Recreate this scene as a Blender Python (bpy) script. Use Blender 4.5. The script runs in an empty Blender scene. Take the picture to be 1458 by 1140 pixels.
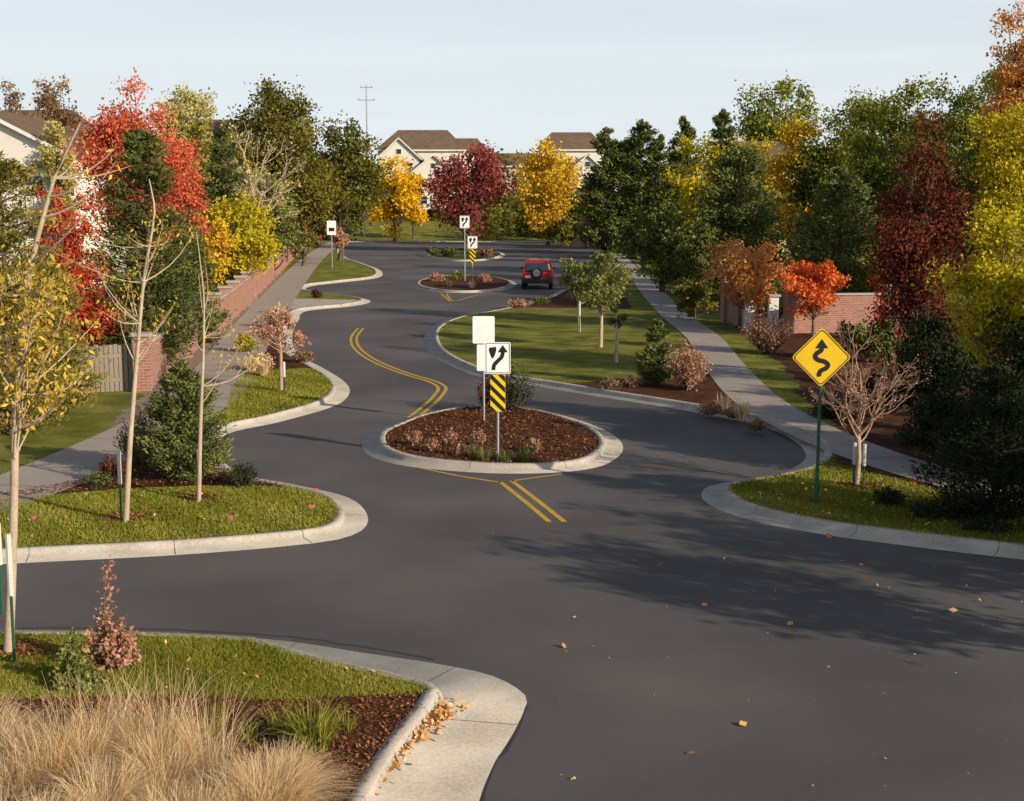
import bpy, math, random, bmesh
import numpy as np
from mathutils import Vector, Matrix
from mathutils.geometry import tessellate_polygon
random.seed(5)
rng = np.random.default_rng(11)
# ---------------- camera calibration (survey of the ground plane) -------------
F=2000.0; H=6.4; TH=math.atan(288/2000.0); ct,st=math.cos(TH),math.sin(TH)
def ray(u,v):
    dx=(u-729)/F; dy=(570-v)/F
    return dx, ct+dy*st, -st+dy*ct
def P(u,v,z=0.0):
    x,y,r=ray(u,v); t=(z-H)/r
    return Vector((x*t,y*t,z))
def W(u,v,y):
    a,b,c=ray(u,v); t=y/b
    return Vector((a*t,y,H+c*t))
def zc(y): return y*ct+H*st
scene=bpy.context.scene
cam=bpy.data.objects.new("camera",bpy.data.cameras.new("camera")); scene.collection.objects.link(cam)
cam.location=(0,0,H); cam.rotation_euler=(math.pi/2-TH,0,0)
cam.data.sensor_width=36; cam.data.lens=36*F/1458; cam.data.clip_end=8000; cam.data.clip_start=0.1
scene.camera=cam
scene.view_settings.view_transform='Standard'; scene.view_settings.look='None'; scene.view_settings.exposure=0
# ---------------- materials ----------------
def newmat(name):
    m=bpy.data.materials.new(name); m.use_nodes=True
    nt=m.node_tree; bs=nt.nodes["Principled BSDF"]
    return m,nt,bs
def N(nt,t,**k):
    n=nt.nodes.new(t)
    for a,b in k.items(): setattr(n,a,b)
    return n
def ramp(nt,cols,pos=None):
    r=N(nt,'ShaderNodeValToRGB'); e=r.color_ramp.elements
    n=len(cols); pos=pos or [i/(n-1) for i in range(n)]
    while len(e)<n: e.new(0.5)
    for i in range(n):
        e[i].position=pos[i]; e[i].color=(*cols[i],1)
    return r
def noisy(name,cols,scales=(0.6,14),rough=0.85,bump=0.3,bscale=60,pos=None,w=0.5,spec=0.3,bdist=0.02,stretch=None):
    m,nt,bs=newmat(name); L=nt.links
    tc=N(nt,'ShaderNodeTexCoord'); src=tc.outputs['Object']
    if stretch:
        mp=N(nt,'ShaderNodeMapping'); mp.inputs['Scale'].default_value=stretch; L.new(src,mp.inputs[0]); src2=mp.outputs[0]
    else: src2=src
    a=N(nt,'ShaderNodeTexNoise'); a.inputs['Scale'].default_value=scales[0]; a.inputs['Detail'].default_value=4; L.new(src2,a.inputs['Vector'])
    b=N(nt,'ShaderNodeTexNoise'); b.inputs['Scale'].default_value=scales[1]; b.inputs['Detail'].default_value=4; L.new(src,b.inputs['Vector'])
    mx=N(nt,'ShaderNodeMix'); mx.inputs[0].default_value=w; L.new(a.outputs[0],mx.inputs[2]); L.new(b.outputs[0],mx.inputs[3])
    r=ramp(nt,cols,pos or [0.33+0.34*i/(len(cols)-1) for i in range(len(cols))]); L.new(mx.outputs[0],r.inputs[0])
    L.new(r.outputs[0],bs.inputs['Base Color']); bs.inputs['Roughness'].default_value=rough
    bs.inputs['Specular IOR Level'].default_value=spec
    c=N(nt,'ShaderNodeTexNoise'); c.inputs['Scale'].default_value=bscale; c.inputs['Detail'].default_value=2; L.new(src,c.inputs['Vector'])
    bp=N(nt,'ShaderNodeBump'); bp.inputs['Strength'].default_value=bump; bp.inputs['Distance'].default_value=bdist
    L.new(c.outputs[0],bp.inputs['Height']); L.new(bp.outputs[0],bs.inputs['Normal'])
    return m
def plain(name,col,rough=0.5,spec=0.5):
    return noisy(name,[tuple(c*0.9 for c in col),tuple(min(1,c*1.08) for c in col)],(3,40),rough,0.05,80,spec=spec)
def _metal(name,col,rough):
    m,nt,bs=newmat(name); bs.inputs['Base Color'].default_value=(*col,1); bs.inputs['Metallic'].default_value=0.8; bs.inputs['Roughness'].default_value=rough
    return m
def leafmat(name,cols,trans=0.28):
    m,nt,bs=newmat(name); L=nt.links; nt.nodes.remove(bs)
    at=N(nt,'ShaderNodeAttribute',attribute_name='lr')
    r=ramp(nt,cols); L.new(at.outputs['Fac'],r.inputs[0])
    d=N(nt,'ShaderNodeBsdfDiffuse'); L.new(r.outputs[0],d.inputs[0])
    if name in('leaf_pine','leaf_darkpine','leaf_juniper','leaf_bark','leaf_litter','leaf_pinewarm'):
        L.new(d.outputs[0],nt.nodes['Material Output'].inputs[0]); return m
    t=N(nt,'ShaderNodeBsdfTranslucent'); L.new(r.outputs[0],t.inputs[0])
    m1=N(nt,'ShaderNodeMixShader'); m1.inputs[0].default_value=trans; L.new(d.outputs[0],m1.inputs[1]); L.new(t.outputs[0],m1.inputs[2])
    L.new(m1.outputs[0],nt.nodes['Material Output'].inputs[0])
    return m
PAL={k:leafmat('leaf_'+k,v) for k,v in dict(
 red=[(.38,.06,.03),(.68,.16,.08),(.82,.32,.18)],
 crimson=[(.16,.032,.028),(.34,.08,.07),(.48,.16,.13)],
 redlow=[(.30,.035,.018),(.60,.095,.05),(.72,.2,.10)],
 yellow=[(.50,.29,.010),(.82,.50,.02),(.92,.67,.05)],
 gold=[(.44,.26,.018),(.72,.46,.035),(.84,.61,.07)],
 softgold=[(.25,.19,.03),(.58,.39,.06),(.78,.57,.12)],
 yellowgreen=[(.18,.18,.012),(.50,.42,.025),(.72,.57,.045)],
 pale=[(.28,.25,.06),(.50,.43,.12),(.66,.57,.2)],
 green=[(.035,.055,.010),(.12,.14,.024),(.28,.28,.055)],
 midgreen=[(.08,.11,.018),(.24,.26,.04),(.47,.44,.09)],
 greygreen=[(.09,.11,.03),(.23,.24,.07),(.39,.37,.12)],
 olive=[(.055,.062,.012),(.18,.165,.03),(.35,.28,.065)],
 pine=[(.028,.042,.012),(.10,.122,.032),(.23,.235,.065)],
 pinewarm=[(.07,.072,.018),(.22,.20,.045),(.55,.33,.09)],
 juniper=[(.045,.065,.02),(.145,.165,.05),(.28,.29,.09)],
 darkpine=[(.010,.018,.008),(.03,.042,.018),(.065,.08,.035)],
 orange=[(.40,.15,.035),(.68,.31,.09),(.80,.47,.18)],
 orangered=[(.54,.08,.025),(.82,.19,.05),(.88,.33,.11)],
 maroon=[(.05,.014,.010),(.15,.04,.027),(.32,.10,.06)],
 pink=[(.27,.13,.08),(.52,.28,.18),(.66,.42,.29)],
 brown=[(.14,.08,.045),(.30,.185,.10),(.46,.30,.17)],
 tan=[(.45,.28,.13),(.80,.57,.32),(.95,.79,.53)],
 grassblade=[(.12,.135,.018),(.26,.26,.035),(.48,.43,.10)],
 litter=[(.44,.20,.06),(.70,.38,.13),(.82,.55,.28)],
 bark=[(.06,.022,.012),(.19,.072,.033),(.38,.18,.085)],
 ).items()}
M_bark=noisy('bark',[(.08,.055,.038),(.19,.145,.10)],(3,30),0.9,0.6,40)
M_barkpale=noisy('bark_pale',[(.34,.26,.18),(.58,.46,.34)],(3,30),0.9,0.4,40)
M_twigred=noisy('twig_red',[(.30,.16,.11),(.56,.36,.26)],(3,30),0.9,0.3,40)
M_asphalt=noisy('asphalt',[(.074,.064,.063),(.102,.089,.086),(.145,.127,.117)],(0.16,45),0.8,0.5,160,w=0.3,spec=0.35,bdist=0.006,pos=[.38,.5,.64])
M_conc=noisy('concrete',[(.32,.28,.235),(.45,.40,.34),(.57,.51,.44)],(1.2,24),0.85,0.3,90)
M_walk=noisy('sidewalk_concrete',[(.32,.265,.225),(.43,.365,.315)],(0.9,20),0.85,0.3,90)
M_joint=plain('joint_dark',(.10,.09,.08),0.9)
M_grass=noisy('lawn',[(.09,.105,.016),(.19,.195,.032),(.33,.30,.07)],(0.7,22),0.95,0.9,70,w=0.5,spec=0.1,bdist=0.05,pos=[.38,.5,.62])
M_field=noisy('rough_grass',[(.06,.075,.02),(.12,.12,.04)],(0.2,4),0.95,0.6,20,spec=0.1)
M_mulch=noisy('mulch',[(.035,.016,.010),(.095,.038,.02),(.18,.08,.042)],(2.5,40),0.95,1.0,60,spec=0.1,bdist=0.04)
M_gravel=noisy('gravel',[(.22,.18,.14),(.38,.31,.245)],(2.5,40),0.95,1.0,60,spec=0.1,bdist=0.04)
M_yel=noisy('yellow_road_paint',[(.46,.27,.02),(.68,.41,.035)],(2,30),0.7,0.2,90)
M_white=plain('white_sign_sheeting',(.90,.90,.90),0.4)
M_black=plain('black_sheeting',(.012,.012,.012),0.4)
M_syel=plain('yellow_sign_sheeting',(.80,.50,.01),0.4)
M_hyel=plain('marker_yellow',(.82,.58,.01),0.4)
M_steel=_metal('galvanised_steel',(.42,.43,.44),0.45)
M_greenpaint=plain('green_post_paint',(.02,.09,.05),0.5)
M_wood=noisy('weathered_wood',[(.26,.21,.17),(.42,.36,.30)],(2,22),0.9,0.3,50,stretch=(1,1,.1))
M_stake=plain('stake_white',(.6,.58,.52),0.7)
M_roof=noisy('roof_shingle',[(.11,.07,.045),(.21,.14,.09)],(1,14),0.9,0.5,20)
M_cap=plain('stone_cap',(.42,.36,.31),0.8)
M_siding=noisy('siding_white',[(.70,.65,.58),(.80,.75,.68)],(.4,5),0.8,0.1,8)
M_siding2=noisy('siding_cream',[(.56,.47,.34),(.66,.57,.42)],(.4,5),0.8,0.1,8)
M_trim=plain('trim_white',(.75,.74,.71),0.6)
M_glass=plain('window_glass',(.03,.04,.05),0.08)
M_rubber=plain('rubber',(.02,.02,.02),0.8)
M_redlens=plain('tail_lens',(.4,.01,.01),0.2)
M_flag=plain('flag_pink',(.75,.1,.2))
M_seam=plain('tar_seam',(.035,.033,.034),.6)
def brickmat():
    m,nt,bs=newmat('brick'); L=nt.links
    tc=N(nt,'ShaderNodeTexCoord'); sp=N(nt,'ShaderNodeSeparateXYZ'); L.new(tc.outputs['Object'],sp.inputs[0])
    ad=N(nt,'ShaderNodeMath',operation='ADD'); L.new(sp.outputs[0],ad.inputs[0]); L.new(sp.outputs[1],ad.inputs[1])
    cb=N(nt,'ShaderNodeCombineXYZ'); L.new(ad.outputs[0],cb.inputs[0]); L.new(sp.outputs[2],cb.inputs[1])
    br=N(nt,'ShaderNodeTexBrick'); br.inputs['Scale'].default_value=1; br.inputs['Brick Width'].default_value=.3; br.inputs['Row Height'].default_value=.1; br.inputs['Mortar Size'].default_value=.010
    br.inputs['Color1'].default_value=(.38,.165,.115,1); br.inputs['Color2'].default_value=(.27,.115,.085,1); br.inputs['Mortar'].default_value=(.40,.32,.27,1)
    L.new(cb.outputs[0],br.inputs['Vector']); L.new(br.outputs[0],bs.inputs['Base Color']); bs.inputs['Roughness'].default_value=.9
    return m
M_brick=brickmat()
def carpaint(name,c):
    m,nt,bs=newmat(name); bs.inputs['Base Color'].default_value=(*c,1); bs.inputs['Roughness'].default_value=.3; bs.inputs['Coat Weight'].default_value=.6; return m
M_carred=carpaint('car_paint_red',(.34,.010,.012))
# ---------------- mesh builder ----------------
class MB:
    def __init__(s): s.v=[]; s.f=[]; s.m=[]; s.mats=[]
    def mi(s,mat):
        if mat not in s.mats: s.mats.append(mat)
        return s.mats.index(mat)
    def add(s,vs,fs,mat):
        o=len(s.v); s.v+= [tuple(p) for p in vs]; i=s.mi(mat)
        for f in fs: s.f.append([o+a for a in f]); s.m.append(i)
    def box(s,c,d,mat,rz=0,taper=1.0):
        R=Matrix.Rotation(rz,3,'Z'); vs=[]
        for z in (-.5,.5):
            k=taper if z>0 else 1
            for x,y in((-.5,-.5),(.5,-.5),(.5,.5),(-.5,.5)):
                vs.append(Vector(c)+R@Vector((x*d[0]*k,y*d[1]*k,z*d[2])))
        s.add(vs,[(0,3,2,1),(4,5,6,7),(0,1,5,4),(1,2,6,5),(2,3,7,6),(3,0,4,7)],mat)
    def tube(s,path,rad,mat,n=8):
        path=[Vector(p) for p in path]; 
        if not hasattr(rad,'__len__'): rad=[rad]*len(path)
        vs=[]; k=len(path)
        for i,p in enumerate(path):
            d=(path[min(i+1,k-1)]-path[max(i-1,0)]).normalized()
            a=d.orthogonal().normalized() if abs(d.z)<.99 else Vector((1,0,0)); b=d.cross(a)
            for j in range(n):
                t=2*math.pi*j/n; vs.append(p+(a*math.cos(t)+b*math.sin(t))*rad[i])
        fs=[]
        for i in range(k-1):
            for j in range(n):
                fs.append((i*n+j,i*n+(j+1)%n,(i+1)*n+(j+1)%n,(i+1)*n+j))
        fs.append(tuple(range(n))[::-1]); fs.append(tuple((k-1)*n+j for j in range(n)))
        s.add(vs,fs,mat)
    def prism(s,pts,fn,mat,thick):
        n=len(pts); vs=[fn(a,b,0) for a,b in pts]+[fn(a,b,thick) for a,b in pts]
        tri=tessellate_polygon([[Vector((a,b,0)) for a,b in pts]])
        fs=[tuple(t) for t in tri]+[tuple(n+i for i in t[::-1]) for t in tri]
        for i in range(n): j=(i+1)%n; fs.append((i,j,n+j,n+i))
        s.add(vs,fs,mat)
    def obj(s,name,bevel=0):
        me=bpy.data.meshes.new(name); me.from_pydata(s.v,[],s.f)
        for m in s.mats: me.materials.append(m)
        me.polygons.foreach_set('material_index',s.m)
        me.update()
        bm=bmesh.new(); bm.from_mesh(me); bmesh.ops.recalc_face_normals(bm,faces=bm.faces); bm.to_mesh(me); bm.free()
        o=bpy.data.objects.new(name,me); scene.collection.objects.link(o)
        if bevel:
            b=o.modifiers.new('b','BEVEL'); b.width=bevel; b.segments=2; b.limit_method='ANGLE'
        return o
def npmesh(name,V,Fq,mi,mats,lr=None):
    V=np.asarray(V,dtype=np.float32); Fq=np.asarray(Fq,dtype=np.int32)
    me=bpy.data.meshes.new(name); me.vertices.add(len(V)); me.vertices.foreach_set('co',V.ravel())
    me.loops.add(Fq.size); me.loops.foreach_set('vertex_index',Fq.ravel())
    me.polygons.add(len(Fq)); me.polygons.foreach_set('loop_start',np.arange(0,Fq.size,Fq.shape[1],dtype=np.int32))
    me.update(calc_edges=True)
    for m in mats: me.materials.append(m)
    me.polygons.foreach_set('material_index',np.asarray(mi,dtype=np.int32))
    if lr is not None:
        a=me.attributes.new('lr','FLOAT','FACE'); a.data.foreach_set('value',np.asarray(lr,dtype=np.float32))
    me.validate()
    o=bpy.data.objects.new(name,me); scene.collection.objects.link(o); return o
# ---------------- curves ----------------
def catmull(pts,step=0.4,closed=False):
    pts=[Vector((p[0],p[1],0)) for p in pts]; n=len(pts); out=[]
    rngi=range(n) if closed else range(n-1)
    for i in rngi:
        if closed: a,b,c,d=pts[i-1],pts[i],pts[(i+1)%n],pts[(i+2)%n]
        else: a,b,c,d=pts[max(i-1,0)],pts[i],pts[i+1],pts[min(i+2,n-1)]
        def kn(t,p,q): return t+max((q-p).length,1e-4)**0.5
        t0=0;t1=kn(t0,a,b);t2=kn(t1,b,c);t3=kn(t2,c,d)
        k=max(2,int((c-b).length/step))
        for j in range(k):
            t=t1+(t2-t1)*j/k
            A1=(a*(t1-t)+b*(t-t0))/(t1-t0) if t1>t0+.02 else b
            A2=(b*(t2-t)+c*(t-t1))/(t2-t1); A3=(c*(t3-t)+d*(t-t2))/(t3-t2) if t3>t2+.02 else c
            B1=(A1*(t2-t)+A2*(t-t0))/(t2-t0); B2=(A2*(t3-t)+A3*(t-t1))/(t3-t1)
            out.append((B1*(t2-t)+B2*(t-t1))/(t2-t1))
    if not closed: out.append(pts[-1])
    return [(p.x,p.y) for p in out]
def area(p): return .5*sum(p[i][0]*p[(i+1)%len(p)][1]-p[(i+1)%len(p)][0]*p[i][1] for i in range(len(p)))
def normals(line,closed):
    n=len(line); out=[]
    for i in range(n):
        if closed: a,b=line[i-1],line[(i+1)%n]
        else: a,b=line[max(i-1,0)],line[min(i+1,n-1)]
        dx,dy=b[0]-a[0],b[1]-a[1]; l=math.hypot(dx,dy) or 1
        out.append((-dy/l,dx/l))
    return out
def offset(line,nrm,d,sgn):
    if not hasattr(d,'__len__'): d=[d]*len(line)
    return [(p[0]+q[0]*k*sgn,p[1]+q[1]*k*sgn) for p,q,k in zip(line,nrm,d)]
def sheet(name,poly,z,mat):
    tri=tessellate_polygon([[Vector((a,b,0)) for a,b in poly]])
    me=bpy.data.meshes.new(name); fs=[]
    for t in tri:
        a,b,c=[poly[i] for i in t]
        cr=(b[0]-a[0])*(c[1]-a[1])-(b[1]-a[1])*(c[0]-a[0])
        fs.append(t if cr>0 else t[::-1])
    me.from_pydata([(a,b,z) for a,b in poly],[],fs); me.materials.append(mat)
    o=bpy.data.objects.new(name,me); scene.collection.objects.link(o); return o
def kerbed(name,line,close,surf,gw=0.45,closed=False):
    full=line+list(close); sgn=1 if area(full)>0 else -1
    nr=normals(line,closed)
    g=[gw(p) for p in line] if callable(gw) else [gw]*len(line)
    prof=[(0,.0,0),(0.004,.006,0),(0,.012,1),(.03,.11,1),(.05,.14,1),(.20,.145,1),(.215,.08,1)]
    rows=[]
    for off,z,k in prof:
        rows.append([(p[0],p[1],z) for p in offset(line,nr,[off+gi*k for gi in g],sgn)])
    V=[p for r in rows for p in r]; n=len(line); Fs=[]
    for i in range(len(rows)-1):
        for j in range(n if closed else n-1):
            j2=(j+1)%n; Fs.append((i*n+j,i*n+j2,(i+1)*n+j2,(i+1)*n+j) if sgn>0 else (i*n+j,(i+1)*n+j,(i+1)*n+j2,i*n+j2))
    npmesh(name+'_kerb',V,Fs,[0]*len(Fs),[M_conc])
    J=[];FJ=[]; acc=0
    for j in range(1,n):
        acc+=math.hypot(line[j][0]-line[j-1][0],line[j][1]-line[j-1][1])
        if acc>2.4 and line[j][1]<75:
            acc=0; t=(line[j][0]-line[j-1][0],line[j][1]-line[j-1][1]); l=math.hypot(*t) or 1; t=(t[0]/l*.006,t[1]/l*.006)
            for r in range(1,len(rows)-1):
                a,b=rows[r][j],rows[r+1][j]; o=len(J); e=.004
                J+=[(a[0]-t[0],a[1]-t[1],a[2]+e),(a[0]+t[0],a[1]+t[1],a[2]+e),(b[0]+t[0],b[1]+t[1],b[2]+e),(b[0]-t[0],b[1]-t[1],b[2]+e)]
                FJ.append((o,o+1,o+2,o+3))
    if FJ: npmesh(name+'_kerb_joints',J,FJ,[0]*len(FJ),[M_joint])
    inner=offset(line,nr,[gi+.12 for gi in g],sgn)
    poly=inner+list(close)
    sheet(name,poly,.12,surf)
    return poly
def inpoly(X,Y,poly):
    p=np.array(poly); ins=np.zeros(X.shape,bool); n=len(p); j=n-1
    for i in range(n):
        xi,yi=p[i]; xj,yj=p[j]
        if yi!=yj:
            c=((yi>Y)!=(yj>Y))&(X<(xj-xi)*(Y-yi)/(yj-yi)+xi); ins^=c
        j=i
    return ins
def overlay(name,poly,clip,z,mat,cell=0.12):
    p=np.array(poly); x0,y0=p.min(0)-cell; x1,y1=p.max(0)+cell
    nx=int((x1-x0)/cell)+1; ny=int((y1-y0)/cell)+1
    gx,gy=np.meshgrid(x0+np.arange(nx+1)*cell,y0+np.arange(ny+1)*cell,indexing='ij')
    cx=gx[:-1,:-1]+cell/2; cy=gy[:-1,:-1]+cell/2
    ins=inpoly(cx,cy,poly)
    if clip is not None: ins&=inpoly(cx,cy,clip)
    gx=gx+rng.uniform(-.4,.4,gx.shape)*cell; gy=gy+rng.uniform(-.4,.4,gy.shape)*cell
    gz=z+rng.uniform(0,.012,gx.shape)
    V=np.stack([gx,gy,gz],-1).reshape(-1,3); I=np.arange((nx+1)*(ny+1)).reshape(nx+1,ny+1)
    q=np.stack([I[:-1,:-1],I[1:,:-1],I[1:,1:],I[:-1,1:]],-1)[ins]
    if len(q)==0: return
    used,inv=np.unique(q,return_inverse=True)
    return npmesh(name,V[used],inv.reshape(-1,4),[0]*len(q),[mat])
def PP(l): return [tuple(P(u,v)[:2]) for u,v in l]
def rand_in(poly,n,clip=None):
    p=np.array(poly); x0,y0=p.min(0); x1,y1=p.max(0); out=[];c=0
    while c<n:
        X=rng.uniform(x0,x1,n*2); Y=rng.uniform(y0,y1,n*2); k=inpoly(X,Y,poly)
        if clip is not None: k&=inpoly(X,Y,clip)
        if k.sum()==0: break
        out.append(np.stack([X[k],Y[k]],-1)); c+=k.sum()
    return np.concatenate(out)[:n] if out else np.zeros((0,2))
# ---------------- ground + road ----------------
YF=209.0
def hill(x,y):
    t=np.clip((y-YF)/75,0,1); return 7*(t*t*(3-2*t))
xs=np.concatenate([np.linspace(-3000,-200,8),np.linspace(-160,160,33),np.linspace(200,3000,8)]); ys=np.concatenate([np.linspace(-400,180,8),np.linspace(YF,300,26),np.linspace(350,4000,10)])
gx,gy=np.meshgrid(xs,ys,indexing='ij'); gz=hill(gx,gy)-.03
I=np.arange(gx.size).reshape(gx.shape); q=np.stack([I[:-1,:-1],I[1:,:-1],I[1:,1:],I[:-1,1:]],-1).reshape(-1,4)
npmesh('ground',np.stack([gx,gy,gz],-1).reshape(-1,3),q,[0]*len(q),[M_grass])
sheet('road',[(-150,-30),(150,-30),(150,YF),(-150,YF)],0,M_asphalt)
left_px=[(498,344),(488,354),(492,366),(520,376),(543,386),(535,396),(485,402),(445,407),(436,412),(470,419),(518,425),(527,430),(500,436),(440,442),(425,456),(416,480),(426,505),(462,525),(490,543),(498,557),(480,576),(400,600),(325,617),(312,640),(345,675),(420,690),(495,708),(523,733),(515,755),(480,768),(400,778),(250,790),(0,803),(-260,818)]
right_px=[(960,346),(915,352),(890,368),(850,390),(800,412),(760,430),(700,443),(645,453),(612,467),(604,482),(612,502),(640,520),(690,538),(760,549),(850,564),(950,580),(1040,596),(1100,612),(1138,633),(1146,653),(1120,670),(1050,684),(1010,692),(998,703),(1008,717),(1050,735),(1150,757),(1300,778),(1460,797),(1800,838)]
near_px=[(-260,893),(-100,897),(0,899),(250,903),(400,912),(520,930),(620,945),(700,962),(748,990),(747,1010),(730,1045),(705,1085),(680,1145),(655,1220),(630,1400)]
Lline=catmull(PP(left_px)); Rline=catmull(PP(right_px)); Nline=catmull(PP(near_px),.25)
ly=Lline[-1][1]; ry=Rline[-1][1]
left=kerbed('left_verge',Lline,[(-150,ly-3),(-150,Lline[0][1])],M_grass)
right=kerbed('right_verge',Rline,[(150,ry-3),(150,Rline[0][1])],M_grass)
def gwn(p):
    c=P(748,1000); d=math.hypot(p[0]-c.x,p[1]-c.y)
    return 1.12 if p[1]<c.y else .3+.82*max(0,1-d/4.5)**.6
near=kerbed('near_verge',Nline,[(Nline[-1][0],-5),(-60,-5),(-60,Nline[0][1])],M_grass,gw=gwn)
kerbed('side_verge',catmull([(12.5,-25),(12.5,5),(12.8,11),(14.5,15.5),(19,18.4),(30,19),(60,19),(150,19)],.6),[(150,-25)],M_grass)
isl=[(515,630),(525,648),(570,662),(640,670),(720,674),(800,672),(850,665),(880,650),(887,635),(872,618),(830,600),(780,587),(720,580),(650,582),(590,592),(545,608),(522,619)]
I1=kerbed('main_island',catmull(PP(isl),.3,True),[],M_mulch,gw=.42,closed=True)
def ell(cu,cv,ru,rv,n=14): return PP([(cu+ru*math.cos(t),cv+rv*math.sin(t)) for t in [2*math.pi*i/n for i in range(n)]])
I2=kerbed('far_island',catmull(ell(661,405,75,12),.4,True),[],M_mulch,gw=.4,closed=True)
I3=kerbed('end_island',catmull(ell(661,363,58,9),.6,True),[],M_field,gw=.4,closed=True)
b=MB(); b.box((0,YF,.0),(300,.5,.28),M_conc); b.obj('far_kerb')
bedA=PP([(-260,1016),(0,1010),(150,1004),(260,1003),(400,1010),(480,1004),(560,1000),(640,990),(640,1050),(540,1300),(-400,1300)])
overlay('mulch_bed',bedA,near,.124,M_mulch,.07)
bedB=PP([(-120,724),(20,716),(170,703),(330,697),(430,701),(500,715),(480,700),(420,680),(330,655),(305,640),(200,655),(120,690),(0,712)])
overlay('mulch_bed',bedB,left,.124,M_mulch,.1)
bedC=PP([(345,533),(380,530),(430,528),(470,530),(440,500),(410,470),(385,478),(352,510)])
overlay('mulch_bed',bedC,left,.124,M_mulch,.12)
bedG=PP([(770,552),(840,549),(900,543),(960,545),(1000,520),(1020,540),(1062,582),(1130,610),(1150,650),(1100,640),(1000,600),(850,572)])
overlay('mulch_bed',bedG,right,.124,M_mulch,.12)
bedH=PP([(735,440),(800,441),(900,443),(890,425),(860,412),(790,412),(740,430)])
overlay('mulch_bed',bedH,right,.124,M_mulch,.2)
bedR=PP([(1190,668),(1320,702),(1400,722),(1520,742),(1700,765),(1900,720),(1700,640),(1450,600),(1240,560),(1130,560),(1190,610)])
overlay('mulch_bed',bedR,right,.1235,M_mulch,.14)
overlay('mulch_bed',PP([(1110,520),(1180,590),(1400,620),(1500,500),(1300,440),(1030,440),(1050,470)]),right,.1232,M_mulch,.3)
overlay('concrete_apron',PP([(330,440),(425,443),(440,441),(520,436),(520,430),(430,428),(330,426)]),left,.124,M_conc,.25)
overlay('gravel_strip',PP([(150,640),(205,596),(300,520),(330,470),(380,420),(410,385),(395,392),(322,467),(207,566),(165,600)]),left,.1235,M_gravel,.15)
def walkway(name,px,w,z=.142):
    line=catmull(PP(px),.6); nr=normals(line,False)
    a=offset(line,nr,w/2,1); c=offset(line,nr,w/2,-1); n=len(line)
    V=[(x,y,z) for x,y in a]+[(x,y,z) for x,y in c]; Fs=[(i,n+i,n+i+1,i+1) for i in range(n-1)]
    Fs=[f[::-1] for f in Fs] if area([V[k][:2] for k in Fs[0]])<0 else Fs
    npmesh(name,V,Fs,[0]*len(Fs),[M_walk])
    J=[];FJ=[]
    for i in range(0,n-1,3):
        if line[i][1]>110: continue
        dx,dy=line[i+1][0]-line[i][0],line[i+1][1]-line[i][1]; l=math.hypot(dx,dy); dx*=.012/l; dy*=.012/l; o=len(J)
        J+=[(a[i][0]-dx,a[i][1]-dy,z+.004),(a[i][0]+dx,a[i][1]+dy,z+.004),(c[i][0]+dx,c[i][1]+dy,z+.004),(c[i][0]-dx,c[i][1]-dy,z+.004)]; FJ.append((o,o+1,o+2,o+3))
    npmesh(name+'_joints',J,FJ,[0]*len(FJ),[M_joint])
walkway('sidewalk',[(-250,800),(-120,752),(-30,722),(60,690),(150,650),(230,610),(295,565),(325,525),(348,490),(378,450),(405,415),(435,380),(460,358),(480,346)],2.3)
walkway('sidewalk',[(880,362),(903,385),(930,420),(965,455),(1002,485),(1035,530),(1078,575),(1130,607),(1200,640),(1300,675),(1450,715),(1700,770)],1.6)
def paint(name,px,w=.11,off=0):
    line=catmull(PP(px),.4); nr=normals(line,False)
    a=offset(line,nr,off+w/2,1); c=offset(line,nr,off-w/2,1); n=len(line)
    V=[(x,y,.005) for x,y in a]+[(x,y,.005) for x,y in c]; Fs=[(i,i+1,n+i+1,n+i)[::-1] for i in range(n-1)]
    npmesh(name,V,Fs,[0]*len(Fs),[M_yel])
c1=[(514,467),(504,480),(508,495),(530,512),(575,531),(615,543),(629,551),(622,565),(600,585),(588,594)]
paint('road_marking',c1,.12,.13); paint('road_marking',c1,.12,-.13)
paint('road_marking',[(712,686),(745,712),(782,743)],.12); paint('road_marking',[(728,684),(762,710),(804,743)],.12)
paint('road_marking',[(590,664),(650,677),(714,687)],.09); paint('road_marking',[(800,675),(760,680),(728,685)],.09)
paint('road_marking',[(636,418),(648,428),(680,420),(715,416)],.12); paint('road_marking',[(628,418),(641,429)],.12)
def seam(px,w=.03):
    pts=catmull(PP(px),.25); pts=[(x+random.gauss(0,.02),y+random.gauss(0,.02)) for x,y in pts]; nr=normals(pts,False)
    a=offset(pts,nr,w/2,1); c=offset(pts,nr,w/2,-1); n=len(pts)
    V=[(x,y,.004) for x,y in a]+[(x,y,.004) for x,y in c]; Fs=[(i,n+i,n+i+1,i+1) for i in range(n-1)]
    npmesh('road_seam',V,Fs,[0]*len(Fs),[M_seam])
seam([(30,893),(300,899),(480,915),(620,940)],.05); seam([(750,1005),(733,1046),(700,1095),(680,1150)],.04)
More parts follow.
